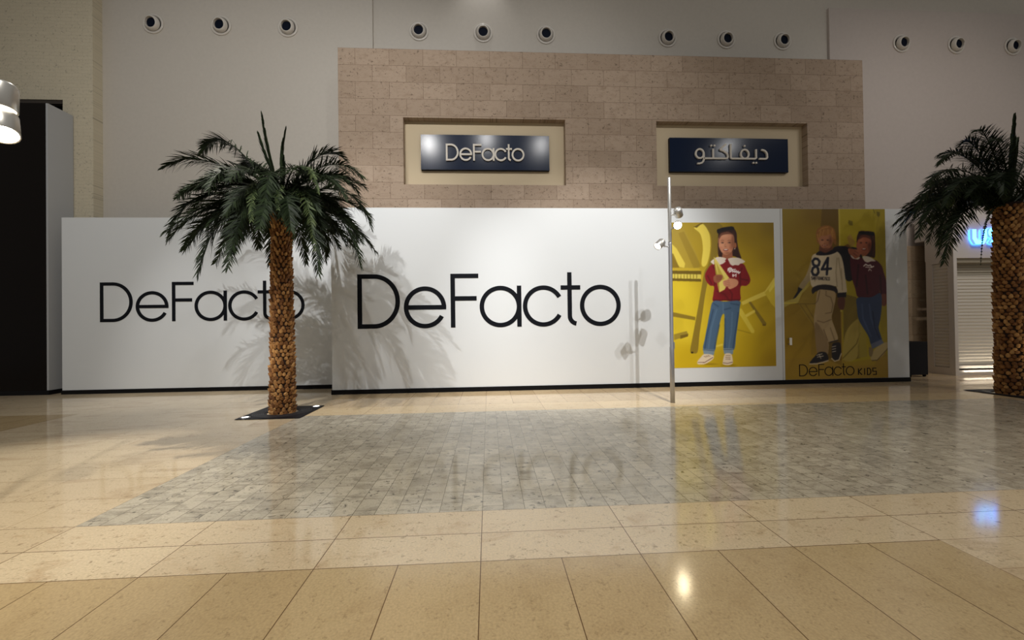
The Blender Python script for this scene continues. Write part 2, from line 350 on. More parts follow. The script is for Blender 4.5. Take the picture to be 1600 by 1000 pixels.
# ------------------------------------------------------------------ jet nozzles high on the wall
def nozzle():
    t = thing('jet_nozzle', '', 'air nozzle')
    R_ = Matrix.Rotation(PI/2, 4, 'X')     # local z -> -Y (towards the hall)
    b = bmesh.new(); lathe(b, [(.30, 0), (.30, .02), (.285, .03), (.255, .032), (.235, .02), (.235, .004), (.22, .004), (.22, .0)], 40, R_)
    obj('flange', b, m_nozzle, t, True)
    R3 = Matrix.Rotation(PI/2+math.radians(9), 4, 'X')
    b = bmesh.new(); lathe(b, [(.213, .036), (.211, .05), (.200, .09), (.178, .125), (.160, .14), (.150, .142), (.145, .13), (.143, .05)], 40, R3, caps=False)
    obj('eyeball', b, m_nozzle, t, True)
    b = bmesh.new(); lathe(b, [(.143, .062), (.02, .036), (.001, .036)], 32, R3); obj('duct', b, m_hole, t)
    return t
nz = nozzle(); first = True
NZ = [(-9.84, 12.7), (-7.90, 12.7), (-5.95, 12.7), (-2.04, 12.8), (-.05, 12.8), (1.93, 12.8), (5.87, 12.8), (7.82, 12.8), (9.72, 12.8), (13.76, 12.72), (15.69, 12.72), (17.72, 12.72)]
WN = ['left plaster wall', 'wall above the left sign niche', 'wall above the right sign niche', 'right plaster panel above the palm']
PN = ['leftmost', 'middle', 'rightmost']
for i, (x, y) in enumerate(NZ):
    o = nz if first else copy_tree(nz); first = False
    o.location = (x, y, 10.80 if y == 12.7 else (10.86 if y == 12.8 else 10.83))
    tag(o, 'white round air nozzle high on %s, %s of its three' % (WN[i//3], PN[i % 3]), 'air nozzle', 'round air nozzles high on the walls')

# ------------------------------------------------------------------ posters (flat prints on the hoarding)
class Print:
    def __init__(s, x0, x1, z0, z1, corners, cell):
        s.nx = int((x1-x0)/cell)+1; s.ny = int((z1-z0)/cell)+1; s.r = (x0, x1, z0, z1)
        SS = 2; u, v = np.meshgrid((np.arange(s.nx*SS)+.5)/(s.nx*SS), (np.arange(s.ny*SS)+.5)/(s.ny*SS))
        TL, TR, BR, BL = [np.array(c, float) for c in corners]; s.SS = SS
        s.X = (TL[0]*(1-u)+TR[0]*u)*(1-v)+(BL[0]*(1-u)+BR[0]*u)*v
        s.Y = (TL[1]*(1-u)+TR[1]*u)*(1-v)+(BL[1]*(1-u)+BR[1]*u)*v
        s.I = np.zeros(s.X.shape+(3,))
    def put(s, mask, col, a=1.0):
        m = (mask*a)[..., None]; s.I = s.I*(1-m)+np.array(col, float)*m
    def poly(s, pts, col, a=1.0):
        P = np.array(pts, float); x0, y0 = P.min(0); x1, y1 = P.max(0)
        bb = (s.X >= x0) & (s.X <= x1) & (s.Y >= y0) & (s.Y <= y1)
        xs, ys = s.X[bb], s.Y[bb]; ins = np.zeros(xs.shape, bool)
        for i in range(len(P)):
            (ax_, ay), (bx_, by) = P[i-1], P[i]
            if ay == by: continue
            c = ((ay > ys) != (by > ys)) & (xs < (bx_-ax_)*(ys-ay)/(by-ay)+ax_); ins ^= c
        m = np.zeros(s.X.shape); m[bb] = ins; s.put(m, col, a)
    def smooth(s, pts, col, a=1.0):     # closed Catmull-Rom outline
        P = [np.array(p, float) for p in pts]; n = len(P); o = []
        for i in range(n):
            p0, p1, p2, p3 = P[i-1], P[i], P[(i+1) % n], P[(i+2) % n]
            for k in range(6):
                t = k/6; o.append(.5*((2*p1)+(-p0+p2)*t+(2*p0-5*p1+4*p2-p3)*t*t+(-p0+3*p1-3*p2+p3)*t**3))
        s.poly(o, col, a)
    def ell(s, cx, cy, rx, ry, col, a=1.0, soft=0, rot=0):
        dx, dy = s.X-cx, s.Y-cy; c, q = math.cos(math.radians(rot)), math.sin(math.radians(rot))
        d = np.sqrt(((dx*c+dy*q)/rx)**2+((-dx*q+dy*c)/ry)**2)
        m = np.clip((1-d)/soft, 0, 1) if soft else (d <= 1).astype(float); s.put(m, col, a)
    def line(s, pts, w, col, a=1.0):
        m = np.zeros(s.X.shape)
        for (x0, y0), (x1, y1) in zip(pts, pts[1:]):
            bb = (s.X > min(x0, x1)-w) & (s.X < max(x0, x1)+w) & (s.Y > min(y0, y1)-w) & (s.Y < max(y0, y1)+w)
            x, y = s.X[bb], s.Y[bb]; L2 = (x1-x0)**2+(y1-y0)**2+1e-9
            t = np.clip(((x-x0)*(x1-x0)+(y-y0)*(y1-y0))/L2, 0, 1)
            m[bb] = np.maximum(m[bb], np.hypot(x-x0-t*(x1-x0), y-y0-t*(y1-y0)) <= w/2)
        s.put(m, col, a)
    def grad(s, pts):      # inverse-distance background from colour points
        w = 0; acc = 0
        for x, y, c in pts:
            k = 1/(((s.X-x)**2+(s.Y-y)**2)+1500); k = k**1.3
            w = w+k; acc = acc+k[..., None]*np.array(c, float)
        s.I = acc/w[..., None]
    def mesh(s, name, mat_, parent, y, gain=1):
        SS = s.SS; I = s.I.reshape(s.ny, SS, s.nx, SS, 3).mean((1, 3))/255
        J = np.pad(I, ((1, 1), (1, 1), (0, 0)), 'edge'); I = (J[:-2, 1:-1]+J[2:, 1:-1]+J[1:-1, :-2]+J[1:-1, 2:]+3*I)/7
        I = np.clip(I*gain, 0, 1)
        I = np.where(I <= .04045, I/12.92, ((I+.055)/1.055)**2.4)
        x0, x1, z0, z1 = s.r; xs = np.linspace(x0, x1, s.nx); zs = np.linspace(z1, z0, s.ny)
        GX, GZ = np.meshgrid(xs, zs); n = s.nx*s.ny
        co = np.stack([GX.ravel(), np.full(n, y), GZ.ravel()], 1)
        back = co.copy(); back[:, 1] = y+.004
        idx = np.arange(n).reshape(s.ny, s.nx); q = np.stack([idx[1:, :-1], idx[1:, 1:], idx[:-1, 1:], idx[:-1, :-1]], -1).reshape(-1, 4)
        # thin paper edge and back
        cs = [idx[0, 0], idx[0, -1], idx[-1, -1], idx[-1, 0]]; edge = back[cs]
        ring = [list(idx[0, :]), list(idx[:, -1]), list(idx[-1, ::-1]), list(idx[::-1, 0])]
        verts = np.vstack([co, edge]); faces = q.tolist()
        for k in range(4): faces.append(ring[k]+[n+(k+1) % 4, n+k])
        faces.append([n, n+1, n+2, n+3])
        me = bpy.data.meshes.new(name); me.from_pydata(verts.tolist(), [], faces)
        at = me.color_attributes.new('print', 'FLOAT_COLOR', 'POINT')
        col = np.ones((len(verts), 4)); col[:n, :3] = I.reshape(-1, 3); at.data.foreach_set('color', col.ravel().astype(np.float32))
        me.materials.append(mat_); o = bpy.data.objects.new(name, me); C.objects.link(o); o.parent = parent
        return o
m_poster, N, L, bs = nt('printed_poster')
va = N.new('ShaderNodeVertexColor'); va.layer_name = 'print'; L.new(va.outputs['Color'], bs.inputs['Base Color']); bs.inputs['Roughness'].default_value = .45

P = Print(4.90, 7.74, .50, 4.38, [(-47, 29), (617, 33), (638, 967), (-21, 983)], .0115)
P.grad([(-40, 60, (150, 128, 50)), (60, 60, (160, 135, 30)), (150, 250, (165, 138, 30)), (450, 60, (150, 124, 10)), (600, 60, (128, 104, 8)), (600, 250, (150, 122, 10)),
        (450, 300, (178, 148, 14)), (500, 420, (196, 166, 22)), (20, 480, (212, 186, 40)), (60, 580, (210, 184, 40)), (250, 500, (190, 160, 30)), (600, 560, (176, 148, 18)), (450, 680, (200, 172, 26)),
        (60, 740, (214, 188, 44)), (270, 760, (206, 178, 30)), (600, 760, (178, 148, 14)), (60, 900, (190, 160, 14)), (300, 930, (180, 150, 10)), (600, 930, (160, 130, 6)), (450, 850, (190, 160, 16))])
OL, OD, LY, MY = (134, 112, 30), (104, 84, 14), (222, 200, 80), (188, 160, 40)
P.poly([(-50, 70), (30, 60), (120, 240), (140, 330), (-50, 330)], (160, 136, 50), .6)
P.poly([(0, 100), (35, 90), (150, 320), (100, 330)], (132, 108, 26), .5)
P.poly([(-50, 160), (-10, 200), (46, 300), (40, 328), (10, 320), (-50, 230)], LY, .8)
P.poly([(-50, 230), (-30, 235), (10, 328), (-40, 330)], (120, 96, 20), .8)
P.smooth([(160, 34), (240, 30), (285, 60), (262, 110), (255, 200), (246, 262), (222, 310), (200, 380), (176, 500), (158, 640), (142, 760), (132, 870), (108, 886), (84, 872), (98, 780), (122, 640), (150, 470), (168, 360), (196, 300), (212, 200), (206, 110)], OL)
P.smooth([(98, 62), (140, 42), (168, 50), (200, 110), (206, 200), (190, 290), (168, 320), (150, 300), (158, 200), (142, 110)], LY)
P.poly([(95, 60), (118, 66), (140, 46), (160, 38), (150, 32)], OD)
P.poly([(-50, 326), (135, 330), (150, 352), (-50, 348)], MY); P.poly([(-50, 345), (150, 348), (150, 372), (-50, 366)], OD)
P.poly([(-50, 366), (148, 370), (148, 400), (-50, 396)], (206, 188, 80))
for k in range(9): P.line([(-40+k*20, 368), (-40+k*20, 396)], 3.5, OD, .9)
P.poly([(-50, 396), (148, 400), (150, 418), (-50, 412)], OD)
P.poly([(-50, 612), (114, 648), (114, 670), (-50, 642)], OL)
P.poly([(-20, 762), (60, 740), (70, 760), (68, 772), (-20, 800)], (150, 128, 40)); P.poly([(20, 768), (70, 758), (70, 774), (20, 792)], (110, 88, 20))
P.ell(96, 880, 8, 6, (40, 28, 10)); P.poly([(240, 835), (290, 820), (290, 832), (244, 846)], LY, .6)
P.poly([(245, 836), (345, 806), (350, 820), (248, 848)], LY, .35)
P.poly([(408, 550), (470, 520), (560, 480), (622, 390), (632, 425), (575, 505), (416, 572)], LY)
P.poly([(560, 492), (626, 420), (640, 600), (600, 560)], (206, 182, 48)); P.poly([(585, 470), (630, 410), (632, 440), (590, 490)], (230, 214, 90), .8)
P.poly([(455, 552), (470, 548), (572, 690), (566, 706), (550, 702)], OL); P.ell(557, 700, 12, 6, (110, 84, 10))
P.poly([(432, 634), (494, 600), (500, 616), (440, 652)], LY)
P.poly([(398, 590), (412, 596), (494, 736), (492, 752), (474, 752), (396, 630)], (216, 194, 66))
P.poly([(380, 726), (474, 752), (470, 757), (380, 733)], (140, 112, 6), .5)
P.ell(200, 955, 75, 10, (120, 95, 6), .5, .6); P.ell(330, 962, 60, 10, (120, 95, 6), .5, .6)
# the girl in the print
HAIR, SKIN, SKD, RED, RDD, JEAN, JD = (52, 26, 18), (206, 142, 108), (160, 98, 68), (128, 22, 28), (80, 10, 16), (72, 98, 124), (44, 64, 90)
P.smooth([(262, 74), (320, 60), (352, 66), (374, 100), (380, 165), (392, 220), (406, 266), (386, 264), (352, 252), (300, 262), (262, 256), (254, 210), (256, 120)], HAIR)
P.smooth([(248, 80), (272, 70), (318, 60), (352, 60), (358, 80), (318, 82), (275, 92), (254, 104)], (20, 14, 14))
P.poly([(286, 220), (346, 216), (352, 262), (318, 276), (282, 260)], SKD)
P.smooth([(262, 118), (285, 98), (330, 96), (356, 120), (360, 170), (348, 215), (322, 240), (300, 242), (276, 222), (260, 185), (256, 150)], SKIN)
P.ell(345, 180, 22, 55, SKD, .6, .8); P.ell(366, 182, 9, 18, (166, 100, 66)); P.ell(300, 120, 36, 18, (222, 164, 128), .7, .8)
P.smooth([(262, 118), (285, 98), (330, 96), (352, 112), (330, 108), (300, 110), (278, 118), (262, 140)], (84, 46, 32), .75)
P.ell(352, 150, 16, 70, (120, 70, 48), .55, .7); P.ell(282, 178, 26, 34, (224, 164, 128), .6, .9); P.ell(318, 232, 34, 14, (140, 84, 58), .6, .8)
for ex in (283, 328):
    P.ell(ex, 161, 14, 9, (146, 90, 64), .6, .8); P.ell(ex, 165, 8.5, 3.6, (60, 30, 22)); P.ell(ex-3, 165, 2.5, 2, (225, 205, 190)); P.line([(ex-10, 151), (ex, 147), (ex+10, 151)], 2.6, (110, 64, 44), .8)
P.line([(302, 172), (298, 187)], 2.5, (160, 100, 72), .7); P.ell(304, 190, 9, 3.5, (150, 88, 62), .7, .6); P.ell(306, 211, 17, 7.5, (138, 58, 50)); P.ell(306, 209, 13, 3.6, (236, 220, 210))
P.ell(276, 196, 13, 10, (206, 120, 94), .5, .8); P.ell(336, 198, 12, 10, (188, 102, 78), .5, .8)
P.ell(364, 204, 3, 4, (230, 220, 210)); P.line([(372, 110), (382, 190), (396, 250)], 4, (92, 52, 36), .6); P.line([(262, 120), (258, 200), (262, 250)], 4, (92, 52, 36), .6)
P.smooth([(216, 306), (262, 282), (310, 272), (370, 290), (420, 304), (440, 340), (464, 396), (460, 428), (436, 446), (408, 446), (400, 480), (402, 538), (360, 546), (300, 542), (228, 546), (228, 500), (232, 450), (205, 442), (180, 410), (174, 372), (194, 330)], RED)
for l_ in ([(235, 440), (245, 350), (225, 320)], [(400, 440), (398, 360), (410, 330)], [(190, 380), (215, 430)], [(250, 480), (300, 500), (330, 540)], [(330, 470), (350, 500), (345, 540)], [(405, 400), (450, 410)], [(270, 320), (262, 400)]): P.line(l_, 9, RDD, .6)
P.line([(228, 538), (400, 536)], 8, RDD, .8); P.ell(300, 500, 60, 40, (90, 12, 20), .5, .9)
CL = (226, 212, 196)
P.smooth([(210, 286), (250, 258), (296, 262), (312, 276), (290, 300), (262, 308), (246, 300), (228, 306), (218, 298)], CL)
P.smooth([(318, 272), (348, 262), (392, 264), (430, 286), (416, 298), (400, 302), (388, 312), (366, 310), (350, 314), (332, 300)], CL)
P.poly([(300, 280), (316, 266), (332, 298), (316, 290)], RED)
P.poly([(228, 254), (240, 268), (332, 398), (316, 440), (300, 470), (266, 488), (254, 440), (240, 350)], (224, 204, 104))
P.poly([(228, 254), (246, 340), (262, 400), (268, 486), (252, 430), (236, 330)], (170, 146, 50)); P.poly([(244, 290), (300, 400), (280, 410), (262, 400)], (188, 164, 64))
P.smooth([(230, 384), (250, 372), (280, 374), (288, 388), (280, 406), (262, 424), (240, 424), (228, 405)], (150, 88, 60))
for k in range(3): P.line([(246, 386+k*11), (278, 383+k*10)], 3, (104, 56, 38))
P.smooth([(290, 416), (318, 404), (326, 396), (372, 402), (388, 420), (380, 444), (350, 462), (330, 466), (318, 452), (296, 444)], SKIN)
for k in range(4): P.line([(296+k*3, 418+k*11), (330+k*2, 412+k*11)], 3, SKD)
# script lettering and bow on the sweater
P.line([(322, 348), (322, 334), (334, 328), (344, 332), (334, 342), (330, 356), (342, 350), (350, 340), (352, 356), (362, 346), (366, 358), (374, 346), (378, 360), (386, 350), (390, 364), (398, 356)], 8, (236, 226, 222))
P.line([(326, 338), (370, 338)], 5, (236, 226, 222)); P.line([(352, 384), (352, 370), (362, 378), (374, 370), (372, 386)], 6, (236, 226, 222)); P.line([(362, 376), (356, 386)], 4, (236, 226, 222))
P.smooth([(228, 546), (300, 548), (396, 544), (398, 590), (388, 680), (376, 770), (362, 862), (300, 862), (298, 800), (302, 720), (300, 640), (294, 626), (280, 650), (262, 730), (248, 800), (238, 868), (168, 862), (176, 790), (192, 700), (206, 620)], JEAN)
for l_ in ([(250, 600), (216, 720), (200, 850)], [(350, 620), (346, 740), (330, 850)], [(290, 560), (294, 626)]): P.line(l_, 10, (92, 120, 146), .55)
for l_ in ([(228, 600), (190, 760), (176, 856)], [(390, 620), (370, 760), (356, 856)], [(304, 660), (304, 850)], [(268, 700), (240, 850)], [(230, 560), (260, 580)], [(340, 560), (392, 570)], [(300, 600), (340, 590)]): P.line(l_, 9, JD, .6)
P.poly([(164, 856), (240, 862), (234, 896), (170, 890)], (118, 136, 150)); P.poly([(294, 852), (360, 852), (356, 890), (300, 888)], (118, 136, 150)); P.line([(166, 862), (238, 868)], 4, JD, .8); P.line([(298, 860), (358, 858)], 4, JD, .8)
P.smooth([(130, 938), (150, 912), (174, 890), (228, 896), (231, 920), (200, 944), (170, 957), (134, 956)], (214, 196, 168)); P.smooth([(292, 940), (300, 900), (316, 884), (346, 890), (356, 930), (352, 954), (322, 962), (294, 956)], (214, 196, 168))
P.line([(134, 944), (176, 944), (228, 912)], 3, (70, 34, 30)); P.line([(294, 946), (322, 950), (354, 942)], 3, (70, 34, 30))
for k in range(3): P.line([(172+k*12, 904-k*3), (186+k*12, 910-k*3)], 3, (120, 90, 70)); P.line([(310, 898+k*12), (340, 898+k*12)], 3, (120, 90, 70))
po = thing('poster', 'yellow poster of a girl in red sweater and jeans, in white surround', 'poster')
P.mesh('print', m_poster, po, 10.643, 1.1)

P = Print(7.99, 10.93, .12, 4.755, [(10, 25), (578, 25), (597, 971), (32, 978)], .0125)
P.grad([(20, 40, (134, 112, 22)), (200, 60, (116, 90, 14)), (60, 300, (134, 110, 20)), (60, 450, (128, 104, 20)), (140, 200, (130, 104, 18)), (60, 700, (146, 116, 20)), (120, 640, (138, 110, 24)),
        (60, 900, (160, 128, 30)), (300, 940, (160, 126, 40)), (500, 940, (140, 112, 40)), (420, 860, (150, 122, 50)), (60, 960, (156, 126, 24)), (560, 950, (130, 104, 20))])
P.poly([(228, 20), (320, 20), (322, 260), (340, 900), (240, 860), (200, 500)], (96, 72, 14)); P.poly([(318, 20), (326, 20), (340, 600), (330, 600)], (196, 180, 80), .7)
P.poly([(326, 20), (578, 20), (592, 700), (520, 900), (345, 900), (338, 500)], (156, 138, 26)); P.poly([(345, 500), (420, 520), (440, 860), (350, 880)], (110, 92, 30), .9)
P.poly([(520, 20), (578, 20), (596, 880), (560, 760), (540, 400)], (146, 128, 24), .9)
P.poly([(530, 40), (548, 44), (550, 60), (542, 72), (532, 62)], (100, 88, 12)); P.poly([(376, 88), (398, 96), (398, 118), (380, 118), (372, 104)], (108, 94, 14)); P.line([(512, 25), (520, 50)], 5, (110, 96, 10))
P.smooth([(360, 720), (430, 640), (450, 700), (430, 780), (420, 860), (350, 870)], (168, 148, 70), .8); P.line([(345, 860), (420, 780), (440, 720)], 6, (90, 74, 20), .7)
P.poly([(430, 640), (470, 720), (480, 850), (430, 860)], (140, 124, 50), .7)
P.poly([(30, 860), (200, 850), (400, 880), (597, 850), (597, 971), (32, 978)], (150, 120, 38), .6)
DR = (166, 148, 66)
P.poly([(22, 545), (70, 528), (110, 480), (165, 415), (176, 440), (120, 500), (100, 550), (60, 556), (24, 575)], DR); P.line([(24, 552), (90, 550)], 5, (200, 180, 60), .9)
P.poly([(100, 556), (165, 430), (200, 470), (200, 690), (150, 640)], (150, 126, 50), .5)
for l_ in ([(110, 560), (165, 640), (200, 700)], [(140, 560), (200, 660)], [(85, 555), (240, 556)]): P.line(l_, 4, (92, 70, 20), .6)
P.poly([(190, 480), (190, 560), (176, 600), (190, 700), (200, 840), (170, 840)], (110, 86, 30), .3)
# boy
BS, CRM, CRD, NV = (150, 98, 66), (196, 180, 150), (140, 122, 92), (24, 20, 26)
P.smooth([(372, 236), (430, 250), (452, 300), (440, 330), (400, 420), (360, 420), (340, 330), (318, 290), (290, 250), (320, 234)], NV)
P.smooth([(222, 226), (276, 222), (286, 262), (250, 282), (216, 262)], (96, 56, 38))
P.smooth([(198, 150), (222, 126), (258, 118), (292, 134), (306, 170), (306, 226), (292, 214), (280, 180), (240, 168), (214, 182), (210, 222), (198, 196)], (128, 84, 36))
P.smooth([(208, 176), (240, 158), (278, 168), (290, 200), (280, 236), (256, 252), (234, 246), (214, 220)], BS)
P.ell(275, 205, 14, 40, (84, 50, 34), .6, .8)
for l_ in ([(212, 150), (232, 134), (262, 128)], [(285, 140), (300, 190)], [(204, 170), (210, 200)]): P.line(l_, 7, (170, 120, 56), .6)
P.smooth([(208, 172), (226, 150), (262, 140), (292, 158), (298, 196), (284, 186), (276, 168), (250, 176), (228, 176), (212, 190)], (138, 92, 42))
for l_ in ([(222, 150), (216, 180)], [(240, 142), (232, 172)], [(262, 140), (262, 166)], [(282, 150), (288, 184)]): P.line(l_, 5, (178, 130, 66), .5)
P.ell(232, 216, 20, 26, (172, 118, 82), .6, .9)
for ex in (231, 260): P.ell(ex, 199, 10, 6, (104, 64, 42), .6, .8); P.ell(ex, 201, 6, 2.6, (36, 20, 14))
P.ell(243, 219, 7, 3, (100, 58, 38), .7, .6); P.line([(232, 230), (245, 234), (259, 228)], 4, (104, 42, 34)); P.line([(237, 231), (253, 230)], 2, (206, 184, 164)); P.ell(250, 248, 26, 8, (88, 50, 34), .7, .8)
P.smooth([(176, 286), (162, 340), (140, 400), (104, 458), (122, 476), (152, 440), (172, 410), (176, 340)], (150, 132, 96))
P.poly([(100, 462), (124, 474), (110, 490), (88, 520), (70, 530), (96, 486)], NV)
P.smooth([(176, 288), (212, 272), (256, 282), (300, 262), (330, 282), (346, 330), (356, 400), (366, 494), (340, 500), (318, 494), (308, 460), (290, 458), (240, 450), (178, 462), (164, 400), (172, 340)], CRM)
for l_ in ([(312, 300), (306, 380), (312, 460)], [(336, 360), (342, 480)], [(190, 430), (200, 380)], [(320, 300), (336, 420)]): P.line(l_, 6, CRD, .6)
P.smooth([(196, 282), (216, 262), (250, 272), (296, 250), (312, 264), (280, 280), (240, 286)], NV)
P.smooth([(176, 470), (210, 452), (262, 450), (304, 462), (316, 492), (286, 496), (240, 478), (200, 484), (178, 500)], (30, 22, 26))
P.poly([(312, 496), (364, 492), (362, 520), (314, 522)], NV)
for k_, pts in ((0, [(205+0, 306), (190, 304), (178, 318), (182, 338), (198, 346), (212, 340), (216, 320), (205, 306)]), (0, [(198, 346), (180, 356), (174, 376), (182, 394), (200, 396), (210, 382), (208, 360), (198, 346)]),
                (0, [(262, 300), (228, 364), (278, 360)]), (0, [(262, 300), (256, 392)])): P.line(pts, 13, (26, 26, 40))
# lettering under the number
F5 = {'S': [[(1, 0), (0, 0), (0, .5), (1, .5), (1, 1), (0, 1)]], 'A': [[(0, 1), (.5, 0), (1, 1)], [(.2, .6), (.8, .6)]], 'N': [[(0, 1), (0, 0), (1, 1), (1, 0)]],
      'F': [[(0, 1), (0, 0), (1, 0)], [(0, .5), (.8, .5)]], 'R': [[(0, 1), (0, 0), (1, 0), (1, .5), (0, .5), (1, 1)]], 'C': [[(1, 0), (0, 0), (0, 1), (1, 1)]],
      'I': [[(.5, 0), (.5, 1)]], 'O': [[(0, 0), (1, 0), (1, 1), (0, 1), (0, 0)]], 'K': [[(0, 0), (0, 1)], [(1, 0), (.05, .5), (1, 1)]], 'D': [[(0, 0), (.6, 0), (1, .3), (1, .7), (.6, 1), (0, 1), (0, 0)]],
      'U': [[(0, 0), (0, .7), (.2, 1), (.8, 1), (1, .7), (1, 0)]], 'P': [[(0, 1), (0, 0), (.75, 0), (1, .15), (1, .42), (.75, .57), (0, .57)]]}
tx = 172
for ch in 'SAN FRANCISCO':
    if ch != ' ':
        wd = 5.5 if ch != 'I' else 2
        for s_ in F5[ch]: P.line([(tx+a*wd, 404+b_*16+(tx-172)*.05) for a, b_ in s_], 2.6, (40, 32, 34))
        tx += wd+2.9
    else: tx += 4.5
P.smooth([(320, 524), (352, 522), (356, 552), (348, 586), (330, 588), (318, 566)], (88, 50, 36))
PT, PD = (168, 144, 104), (104, 82, 54)
P.smooth([(206, 484), (250, 478), (300, 490), (304, 530), (292, 590), (284, 640), (304, 700), (318, 752), (290, 770), (266, 768), (268, 790), (262, 838), (232, 836), (212, 846), (200, 800), (192, 720), (186, 640), (196, 560)], PT)
P.smooth([(192, 660), (230, 700), (262, 770), (262, 838), (212, 846), (196, 780)], (132, 108, 72), .85)
for l_ in ([(218, 482), (206, 540), (190, 556)], [(252, 486), (252, 510), (278, 520), (290, 560), (282, 604), (250, 610)], [(205, 650), (240, 660), (280, 644)], [(240, 700), (262, 760)], [(276, 690), (300, 760)]): P.line(l_, 4.5, PD, .8)
P.smooth([(164, 882), (190, 850), (214, 826), (250, 826), (264, 850), (262, 872), (220, 880), (176, 892)], (26, 22, 26)); P.line([(164, 890), (214, 888), (264, 872)], 7, (190, 172, 140))
P.line([(202, 842), (232, 834)], 4, (210, 196, 170)); P.line([(206, 852), (238, 846)], 4, (210, 196, 170)); P.line([(214, 834), (226, 862)], 3, (200, 186, 160))
P.smooth([(286, 786), (300, 772), (330, 776), (334, 830), (322, 866), (296, 870), (284, 840)], (26, 22, 26)); P.line([(284, 860), (300, 876), (324, 868), (336, 834)], 6, (190, 172, 140))
for k in range(3): P.line([(286, 796+k*14), (306, 792+k*14)], 3.5, (210, 196, 170))
P.line([(276, 770), (316, 760)], 6, NV)
# girl leaning beside the boy
P.poly([(366, 186), (386, 166), (412, 212), (400, 240), (378, 226)], (150, 120, 50)); P.poly([(352, 232), (372, 222), (396, 244), (370, 240)], (110, 76, 30))
P.smooth([(434, 154), (470, 150), (516, 158), (522, 200), (522, 292), (500, 296), (470, 290), (430, 260), (420, 200)], (50, 24, 16)); P.poly([(432, 152), (518, 156), (518, 176), (432, 166)], (14, 10, 10))
P.smooth([(430, 196), (452, 172), (486, 176), (502, 206), (498, 250), (476, 284), (454, 288), (430, 266), (418, 232)], (146, 82, 56)); P.ell(446, 200, 20, 18, (172, 106, 74), .6, .8)
P.smooth([(430, 196), (452, 172), (486, 176), (502, 206), (488, 192), (460, 184), (440, 194)], (70, 34, 22), .8); P.ell(492, 236, 14, 40, (84, 42, 28), .6, .7)
for ex in (444, 474): P.ell(ex, 213, 10, 6, (96, 50, 34), .6, .8); P.ell(ex, 216, 6, 2.6, (28, 14, 12))
P.ell(458, 236, 8, 3, (96, 50, 34), .7, .6); P.ell(461, 252, 13, 6, (92, 34, 30)); P.ell(461, 250, 10, 2.8, (206, 188, 174)); P.line([(512, 180), (516, 240), (512, 286)], 5, (86, 46, 30), .6)
P.smooth([(386, 290), (430, 290), (460, 306), (520, 310), (556, 340), (570, 380), (586, 440), (588, 508), (558, 512), (546, 480), (550, 500), (500, 520), (430, 520), (412, 470), (392, 400)], (74, 20, 32))
for l_ in ([(552, 400), (556, 500)], [(430, 340), (420, 460)], [(470, 400), (480, 500)]): P.line(l_, 10, (44, 12, 22), .7)
P.smooth([(384, 276), (402, 290), (436, 296), (430, 308), (396, 302)], (196, 184, 166)); P.smooth([(454, 292), (490, 294), (526, 318), (500, 320), (480, 326), (462, 316)], (206, 194, 176))
P.line([(460, 346), (470, 336), (484, 344), (496, 340), (504, 352), (514, 348)], 7, (216, 206, 196)); P.line([(470, 352), (504, 354)], 5, (216, 206, 196)); P.line([(486, 372), (492, 362), (502, 372)], 5, (200, 190, 180))
P.smooth([(374, 248), (400, 250), (426, 256), (440, 274), (436, 292), (412, 304), (396, 290), (378, 276)], (146, 84, 58)); P.line([(410, 262), (430, 274)], 3, (90, 46, 32)); P.line([(404, 276), (424, 290)], 3, (90, 46, 32))
P.smooth([(556, 508), (586, 506), (588, 550), (576, 570), (560, 560)], (110, 60, 42))
P.smooth([(424, 524), (500, 520), (552, 498), (560, 560), (552, 640), (542, 690), (556, 740), (560, 770), (520, 790), (500, 786), (486, 740), (456, 690), (430, 640), (422, 580)], (48, 62, 92))
for l_ in ([(490, 560), (500, 640), (530, 720)], [(450, 560), (456, 640), (500, 740)]): P.line(l_, 9, (76, 92, 124), .5)
P.line([(510, 600), (520, 690), (545, 750)], 6, (24, 32, 54), .7); P.poly([(498, 782), (558, 756), (572, 776), (506, 812)], (92, 98, 116))
P.smooth([(498, 856), (520, 812), (560, 782), (590, 772), (594, 800), (566, 846), (530, 872), (506, 872)], (166, 146, 96)); P.smooth([(490, 800), (512, 812), (504, 850), (490, 846)], (120, 102, 66)); P.line([(506, 874), (534, 872), (594, 806)], 5, (90, 70, 36))
po = thing('poster', 'darker yellow poster of a boy and a girl leaning together', 'poster')
P.mesh('print', m_poster, po, 10.643, 1.06)
logo(po, 8.38, .205, .235, 10.638, 10.6435, m_print, .8, .231)
kx = 10.07
for ch in 'KIDS':
    b = bmesh.new(); wd = .10 if ch != 'I' else .04
    for j, s_ in enumerate(F5[ch]):
        cl = s_[0] == s_[-1]; pts = s_[:-1] if cl else s_
        ribbon(b, [(kx+a*wd, .215+(1-c)*.175) for a, c in pts], .022, 10.638-.0005*j, 10.6435, closed=cl)
    obj('letter', b, m_print, po); kx += wd+.058
t = thing('door_handle', 'small pale vertical door handle at left edge of the darker poster', 'handle')
b = BM((8.07, 8.13, 10.55, 10.575, 1.06, 1.26), bev=.008); obj('grip', b, mat('pale_handle', (.85, .83, .76), .3), t)
for z in (1.22, 1.075): obj('mount', BM((8.085, 8.115, 10.57, 10.64, z, z+.025)), m_steel, t)

